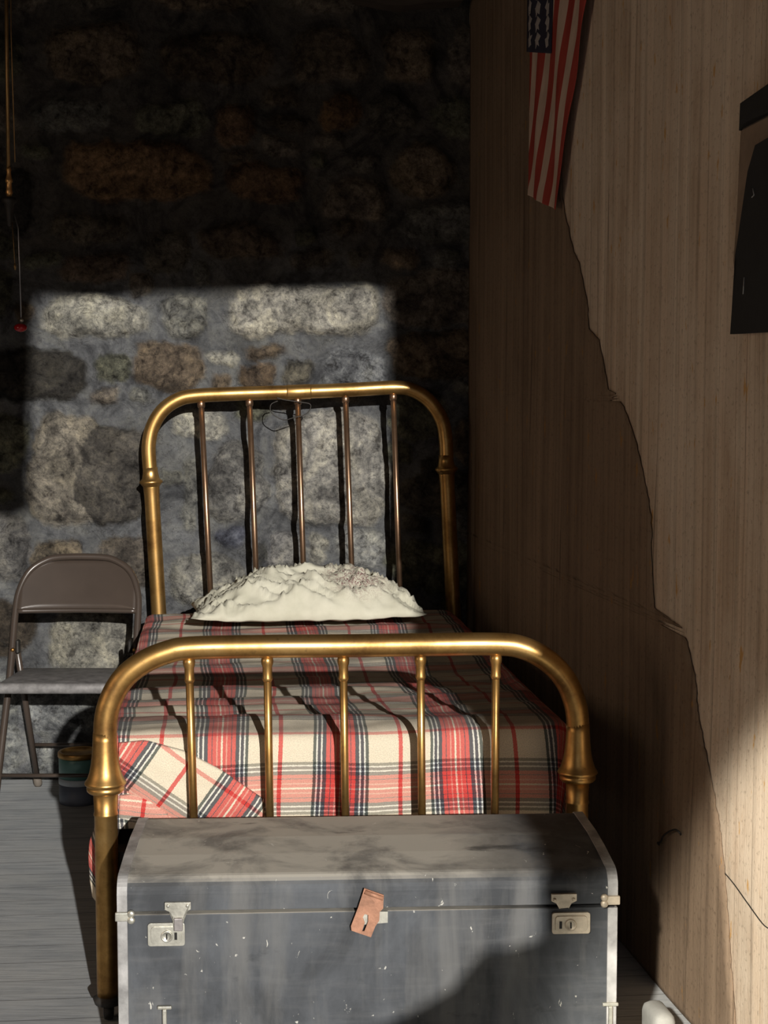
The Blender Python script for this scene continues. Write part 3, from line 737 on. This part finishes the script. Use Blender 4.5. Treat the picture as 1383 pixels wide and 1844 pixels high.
# backrest panel, slightly dished
bm = bmesh.new(); V = []; nx = 24
for i in range(nx + 1):
    x = -1 + 2 * i / nx; r = []
    zt = .806 - .0 * x
    ax = abs(x); lim = .808 - (0 if ax < .55 else .12 * ((ax - .55) / .45) ** 2.2)
    for j in range(9):
        z = .640 + (lim - .640) * j / 8
        dish = .018 * (1 - x * x)
        r.append(bm.verts.new(ch(x * (hwc - .004), tz(z) + dish - .004, z)))
    V.append(r)
grid_faces(bm, V); bp = obj('backrest', bm, CHAIRM, chair); s = bp.modifiers.new('s', 'SOLIDIFY'); s.thickness = .010; s.offset = 0
bm = bmesh.new(); tube(bm, [ch(x / 10 * (hwc - .006), tz(.640) + .018 * (1 - (x / 10) ** 2) - .004, .640) for x in range(-10, 11)], .0085, 10); obj('backrest_lip', bm, CHAIRM, bp)
# seat with rolled edge
bm = bmesh.new(); V = []; nx, ny = 30, 24
def seatz(x, y): return .452 - .012 * sst(-1, 1, y) - .010 * (1 - x ** 2) * (1 - y ** 2)
rbox(bm, ch(0, 4.965, .430), .40, .37, .034, Vector((1, 0, 0)), Vector((0, 1, -.04)).normalized(), .015, 4)
obj('seat', bm, SEATM, chair)
# rear legs
for sx in (-1, 1):
    a, b = ch(sx * (hwc - .012), tz(.525) + .012, .525), ch(sx * (hwc - .026), 5.255, .03)
    bm = bmesh.new(); tube(bm, [a, (a * .5 + b * .5), b], .0105, 12); lg = obj('leg', bm, CHAIRM, chair)
    bm = bmesh.new(); d = (b - a).normalized(); lathe_fix(bm, b - d * .01, d, [(0, .013), (.03, .015), (.038, .013)], 14); obj('rubber_foot', bm, RUBBER, lg)
    bm = bmesh.new(); lathe_fix(bm, ch(sx * hwc, tz(.0), .014), (0, 0, -1), [(-.02, .014), (.008, .016), (.014, .014)], 14); bmesh.ops.translate(bm, verts=bm.verts[:], vec=(sx * .012, 0, 0)); obj('rubber_foot', bm, RUBBER, chair)
    # pivot bracket and rivet
    bm = bmesh.new(); box(bm, ch(sx * (hwc - .020), tz(.53) - .005, .53), .012, .03, .045); br = obj('pivot_bracket', bm, IRON, chair, bevel=.006)
    bm = bmesh.new(); lathe_fix(bm, ch(sx * (hwc - .004), tz(.52) - .008, .52), (0, -1, 0), [(0, .007), (.006, .007), (.009, .004)], 12); obj('rivet', bm, BRASS, br)
bm = bmesh.new(); tube(bm, [ch(-hwc - .005, tz(.14), .14), ch(hwc + .005, tz(.14), .14)], .0065, 10); obj('crossbar', bm, CHAIRM, chair)
yb = 4.98 + .0
def rear(z): t = (.525 - z) / (.525 - .03); return tz(.525) + .012 + (5.262 - tz(.525) - .012) * t
bm = bmesh.new(); tube(bm, [ch(-hwc + .026, rear(.16), .16), ch(hwc - .026, rear(.16), .16)], .0065, 10); obj('crossbar', bm, CHAIRM, chair)

# ================================================================== THINGS ON THE WALLS
def m_flag():
    m, nt, b = newmat('faded_flag_cloth'); k = NB(nt)
    uv = k.n('ShaderNodeUVMap'); s = k.n('ShaderNodeSeparateXYZ'); k.l(uv.outputs[0], s.inputs[0])
    # x: stripe number counted from the free edge (0..13), y: metres down from the top hem
    odd = k.math('GREATER_THAN', k.math('MODULO', s.outputs['X'], 2), 1)
    c = k.mix(odd, (.37, .06, .045), (.60, .445, .35))
    n = k.noise(k.coord('UV', scale=(.4, 3, 1)), 3, 5)
    c = k.mix(1.0, c, k.ramp(n, [(.3, .8), (.7, 1.1)]), 'MULTIPLY')
    k.l(c, b.inputs['Base Color']); b.inputs['Roughness'].default_value = .9
    b.inputs['Specular IOR Level'].default_value = .1; return m
FLAGM = m_flag(); FLAGBLUE = simple('faded_flag_blue', (.022, .020, .040), .9, 0, .2, 30, .05); FLAGSTAR = simple('flag_star_white', (.42, .38, .36), .9, 0, .1, 30, 0)
Wc = lambda px, py: ((rw(px, py) - CORNER).dot(WD), rw(px, py).z)
def flag_off(s, z): return .026 + .0035 * math.sin(s * 26 + z * 3) + .0015 * math.sin(s * 61 - z * 5)
right_px = [(1082, -60), (1075, 0), (1058, 100), (1044, 190), (1034, 260), (1024, 330), (1016, 378)]
left_px = [(968, -60), (967, 0), (964, 95), (963, 190), (963, 260), (963, 320), (962, 350)]
flag = thing('national_flag', 'red and white striped flag with starred blue canton hanging on the right wall', 'flag', rwp(*Wc(1016, 378), .03))
def interp(tab, t):
    f = t * (len(tab) - 1); i = min(int(f), len(tab) - 2); g = f - i
    return tab[i][0] + (tab[i + 1][0] - tab[i][0]) * g, tab[i][1] + (tab[i + 1][1] - tab[i][1]) * g
# stripes run parallel to the free (right) edge; count from there
bm = bmesh.new(); uvl = bm.loops.layers.uv.new('UVMap'); V = []; U = []
nu, nv = 60, 70
for j in range(nv + 1):
    t = j / nv; R_ = interp(right_px, t); L_ = interp(left_px, t); r = []; u = []
    for i in range(nu + 1):
        q = i / nu; x, y = R_[0] + (L_[0] - R_[0]) * q, R_[1] + (L_[1] - R_[1]) * q
        s, z = Wc(x, y); off = flag_off(s, z)
        if q > .95: off -= (q - .95) / .05 * .02
        r.append(bm.verts.new(rwp(s, z, off)))
        k = sst(.3, 1, t); stripe = q * (9.2 - 3.6 * k) + .65 * k
        u.append((stripe, z))
    V.append(r); U.append(u)
grid_faces(bm, V, U, uvl); fo = obj('stripes', bm, FLAGM, flag); sm = fo.modifiers.new('s', 'SOLIDIFY'); sm.thickness = .0012; sm.offset = 0
bm = bmesh.new(); V = []
for j in range(30):
    t = j / 29; y = -60 + (97 + 60) * t; xr = 1017 - (y + 60) * .045; xl = 966 - (y + 60) * .02; r = []
    for i in range(20):
        x = xr + (xl - xr) * i / 19; s, z = Wc(x, y - (i / 19) * 3); r.append(bm.verts.new(rwp(s, z, flag_off(s, z) + .003)))
    V.append(r)
grid_faces(bm, V); ca = obj('canton', bm, FLAGBLUE, flag); sm = ca.modifiers.new('s', 'SOLIDIFY'); sm.thickness = .001; sm.offset = 0
for row, yy in enumerate((-44, -15, 15, 43, 72)):
    for x in (974, 988, 1003):
        s0, z0 = Wc(x, yy + (2 if x == 988 else 0)); bm = bmesh.new(); pts = []
        for k in range(10):
            rr = .0235 if k % 2 == 0 else .0098; a = PI / 2 + k * PI / 5
            s = s0 + rr * math.cos(a) * 1.25; z = z0 + rr * math.sin(a); pts.append(rwp(s, z, flag_off(s, z) + .0045))
        prism(bm, pts, WN * .0012); obj('star', bm, FLAGSTAR, flag, smooth=False)

# dark garment / cloth at the right edge
BLACKCL = simple('black_cloth', (.012, .011, .010), .9, 0, .3, 30, .1); OLIVE = simple('dark_brown_cloth', (.22, .155, .105), .9, 0, .3, 12, .1)
cloth = thing('hanging_cloth', 'black cloth with a brown side panel hanging on the right wall beyond the flag', 'cloth', rwp(*Wc(1345, 598), .02))
def sheet(name, poly, off, th, mat, parent):
    bm = bmesh.new(); prism(bm, [rwp(*Wc(x, y), off) for x, y in poly], WN * th); return obj(name, bm, mat, parent, smooth=False, bevel=.002)
sheet('back_panel', [(1352, 190), (1440, 130), (1450, 594), (1338, 601), (1340, 560), (1342, 530), (1336, 470), (1340, 420), (1344, 350), (1349, 280)], .012, .006, OLIVE, cloth)
sheet('shoulder_band', [(1354, 187), (1372, 177), (1440, 128), (1442, 190), (1400, 205), (1372, 216), (1358, 226), (1352, 236)], .0185, .006, BLACKCL, cloth)
bm = bmesh.new()
poly = [(1384, 262), (1378, 285), (1370, 310), (1366, 340), (1361, 370), (1357, 400), (1352, 430), (1347, 460), (1350, 470), (1344, 520), (1341, 560), (1338, 602), (1450, 596), (1440, 230)]
prism(bm, [rwp(*Wc(x, y), .019) for x, y in poly], WN * .008); obj('front_panel', bm, BLACKCL, cloth, smooth=False, bevel=.002)
THREAD = simple('grey_thread', (.3, .29, .28), .8)
for pl in ([(1365, 500), (1363, 530), (1364, 515)], [(1381, 340), (1379, 356), (1383, 352)]):
    a = [rwp(*Wc(x, y), .028) for x, y in pl]; bm = bmesh.new(); tube(bm, [a[0], a[2], a[1]], .0012, 6); obj('stitching', bm, THREAD, cloth)

# bent wire stuck in the right wall
bm = bmesh.new(); tube(bm, catmull([rw(x, y, o) for x, y, o in ((1190, 1524, .002), (1184, 1518, .012), (1190, 1516, .014), (1194, 1506, .016), (1204, 1498, .018), (1216, 1494, .018), (1224, 1500, .014), (1226, 1504, .004))], 6), .0022, 8)
w = obj('bent_wire', bm, IRON); tag(w, 'short black curved wire sticking out of the right wall above the trunk', 'wire')

# ------------------------------------------------------------------ hanging lamp pull at the left edge
YL = 4.55
px2m = YL / F
lamp = thing('hanging_lamp_pull', 'slim brass rod with fitting and red beaded pull cord hanging at the left', 'lamp fitting', at(16, 600, YL))
PB = simple('bright_brass_fitting', (.75, .42, .16), .35, .8, .2, 40, 0); COPPERROD = simple('copper_rod', (.36, .22, .09), .4, .8, .3, 30, 0); STEELROD = simple('steel_rod', (.45, .45, .47), .3, .9, .2, 30, 0); REDBEAD = simple('red_glass_bead', (.35, .012, .015), .08, 0, .1, 30, 0)
bm = bmesh.new(); tube(bm, [at(10, -230, YL), at(12, 60, YL), at(15, 305, YL)], .0055, 10); obj('rod', bm, COPPERROD, lamp)
bm = bmesh.new(); tube(bm, [at(18, -230, YL - .02), at(20, 60, YL - .02), at(27, 292, YL - .02)], .0016, 8); obj('cord', bm, COPPERROD, lamp)
p = at(15.5, 298, YL); bm = bmesh.new(); m1 = px2m
lathe_fix(bm, p, (0, 0, -1), [(0, .004), (8 * m1, .008), (12 * m1, .006), (22 * m1, .0085), (26 * m1, .011), (29 * m1, .0105), (31 * m1, .008), (42 * m1, .0085), (48 * m1, .011), (51 * m1, .008), (57 * m1, .006)], 18); obj('brass_fitting', bm, PB, lamp)
p = at(16, 354, YL); bm = bmesh.new(); lathe_fix(bm, p, (0, 0, -1), [(0, .006), (2 * m1, .020), (8 * m1, .022), (14 * m1, .014), (30 * m1, .010), (50 * m1, .007), (52 * m1, .003)], 18); obj('socket', bm, IRON, lamp)
bm = bmesh.new(); tube(bm, [at(22, 400, YL), at(27, 480, YL)], .0012, 8); lathe_fix(bm, at(27, 474, YL), (0, 0, -1), [(0, .002), (6 * m1, .004), (12 * m1, .002)], 10); obj('short_cord', bm, COPPERROD, lamp)
bm = bmesh.new(); tube(bm, [at(26, 385, YL - .01), at(33, 412, YL - .02), at(38, 572, YL - .02)], .0018, 8); obj('pull_cord', bm, STEELROD, lamp)
bm = bmesh.new(); bmesh.ops.create_uvsphere(bm, u_segments=14, v_segments=10, radius=.0055, matrix=Matrix.Translation(at(39, 577, YL - .02))); obj('white_bead', bm, NICKEL, lamp)
bm = bmesh.new(); bmesh.ops.create_uvsphere(bm, u_segments=20, v_segments=14, radius=.0155, matrix=Matrix.Translation(at(37, 590, YL - .02)) @ Matrix.Diagonal((1.25, 1, .8, 1))); obj('red_bead', bm, REDBEAD, lamp)

# ------------------------------------------------------------------ teal tin behind the chair legs
tc = onfloor(134, 1443); tc.y = min(tc.y, 5.18); tc = Vector(((134 - CX) / F * tc.y * 1.0, tc.y, 0))
tin = thing('storage_tin', 'teal tin with a pale band on the floor behind the footboard post, by the chair', 'tin', tc)
TEAL = simple('teal_enamel', (.10, .22, .20), .35, .1, .3, 12, 0); PALEB = simple('pale_label', (.42, .46, .50), .6, 0, .15, 20, 0); SLATE = simple('slate_enamel', (.12, .14, .19), .5, 0, .3, 12, 0)
R1 = .068
bm = bmesh.new(); lathe_fix(bm, tc, (0, 0, 1), [(0, R1), (.012, R1), (.065, R1)], 32); obj('lower_body', bm, SLATE, tin)
bm = bmesh.new(); lathe_fix(bm, tc, (0, 0, 1), [(.0655, R1 - .001), (.066, R1 + .001), (.086, R1 + .001), (.0865, R1 - .001)], 32); obj('label_band', bm, PALEB, tin)
bm = bmesh.new(); lathe_fix(bm, tc, (0, 0, 1), [(.087, R1), (.15, R1), (.155, R1 - .003)], 32); obj('upper_body', bm, TEAL, tin)
bm = bmesh.new(); lathe_fix(bm, tc, (0, 0, 1), [(.154, R1 - .002), (.156, R1 + .003), (.170, R1 + .003), (.173, R1), (.172, R1 - .01), (.168, R1 - .012)], 32); obj('lid', bm, BRASS, tin)

# ------------------------------------------------------------------ pale block between the trunk and the wall
bc = Vector((.575, 3.13, 0))
bm = bmesh.new(); rbox(bm, bc + Vector((0, 0, .045)), .05, .10, .09, WN, WD, .02, 4)
for v in bm.verts: v.co += Vector((1, 1, 1)) * .004 * N(v.co.x * 20, v.co.y * 20, v.co.z * 20, 3)
pb = obj('plaster_block', bm, simple('pale_plaster_block', (.36, .355, .33), .9, 0, .2, 15, .2)); tag(pb, 'small pale grey rounded block on the floor between trunk and right wall', 'block')

# ================================================================== LIGHTS
def light(name, kind, loc, direction, energy, col, **k):
    l = bpy.data.lights.new(name, kind); l.energy = energy; l.color = col
    for a, v in k.items(): setattr(l, a, v)
    o = bpy.data.objects.new(name, l); C.objects.link(o); o.location = loc
    o.rotation_euler = Vector(direction).to_track_quat('-Z', 'Y').to_euler(); return o
light('sun', 'SUN', (3, -6, 4), SUND, 4.4, (1, .97, .92), angle=math.radians(.5))
light('added_side_fill', 'AREA', (-2.95, (wy0 + wy1) / 2, (wz0 + wz1) / 2), (1, .12  , -.02), 20, (1, .72, .49), shape='RECTANGLE', size=1.9, size_y=1.5)  # fill lamp added outside the invented window to brighten the right wall
SP = Vector((-.65, -.7, 2.0)); TGT = Vector((.637, 1, -.664))
light('added_wall_spot', 'SPOT', SP, TGT, 1700, (1, .95, .84), spot_size=math.radians(31.5), spot_blend=.16, shadow_soft_size=.06)  # spot without a source in the room, added to light the lower right wall
w = bpy.data.worlds.new('world'); bpy.context.scene.world = w; w.use_nodes = True
bg = w.node_tree.nodes['Background']; bg.inputs[0].default_value = (.95, .95, 1, 1); bg.inputs[1].default_value = .32

# ================================================================== CAMERA
cd = bpy.data.cameras.new('camera'); co = bpy.data.objects.new('camera', cd); C.objects.link(co)
co.location = CAM; co.rotation_euler = (PI / 2 - PITCH, 0, 0)
cd.sensor_fit = 'VERTICAL'; cd.sensor_height = 36; cd.sensor_width = 27; cd.lens = F / 1844 * 36; cd.clip_start = .05
sc = bpy.context.scene; sc.camera = co
sc.view_settings.view_transform = 'Standard'; sc.view_settings.look = 'None'; sc.view_settings.exposure = 0; sc.view_settings.gamma = 1
sc.view_settings.use_curve_mapping = False
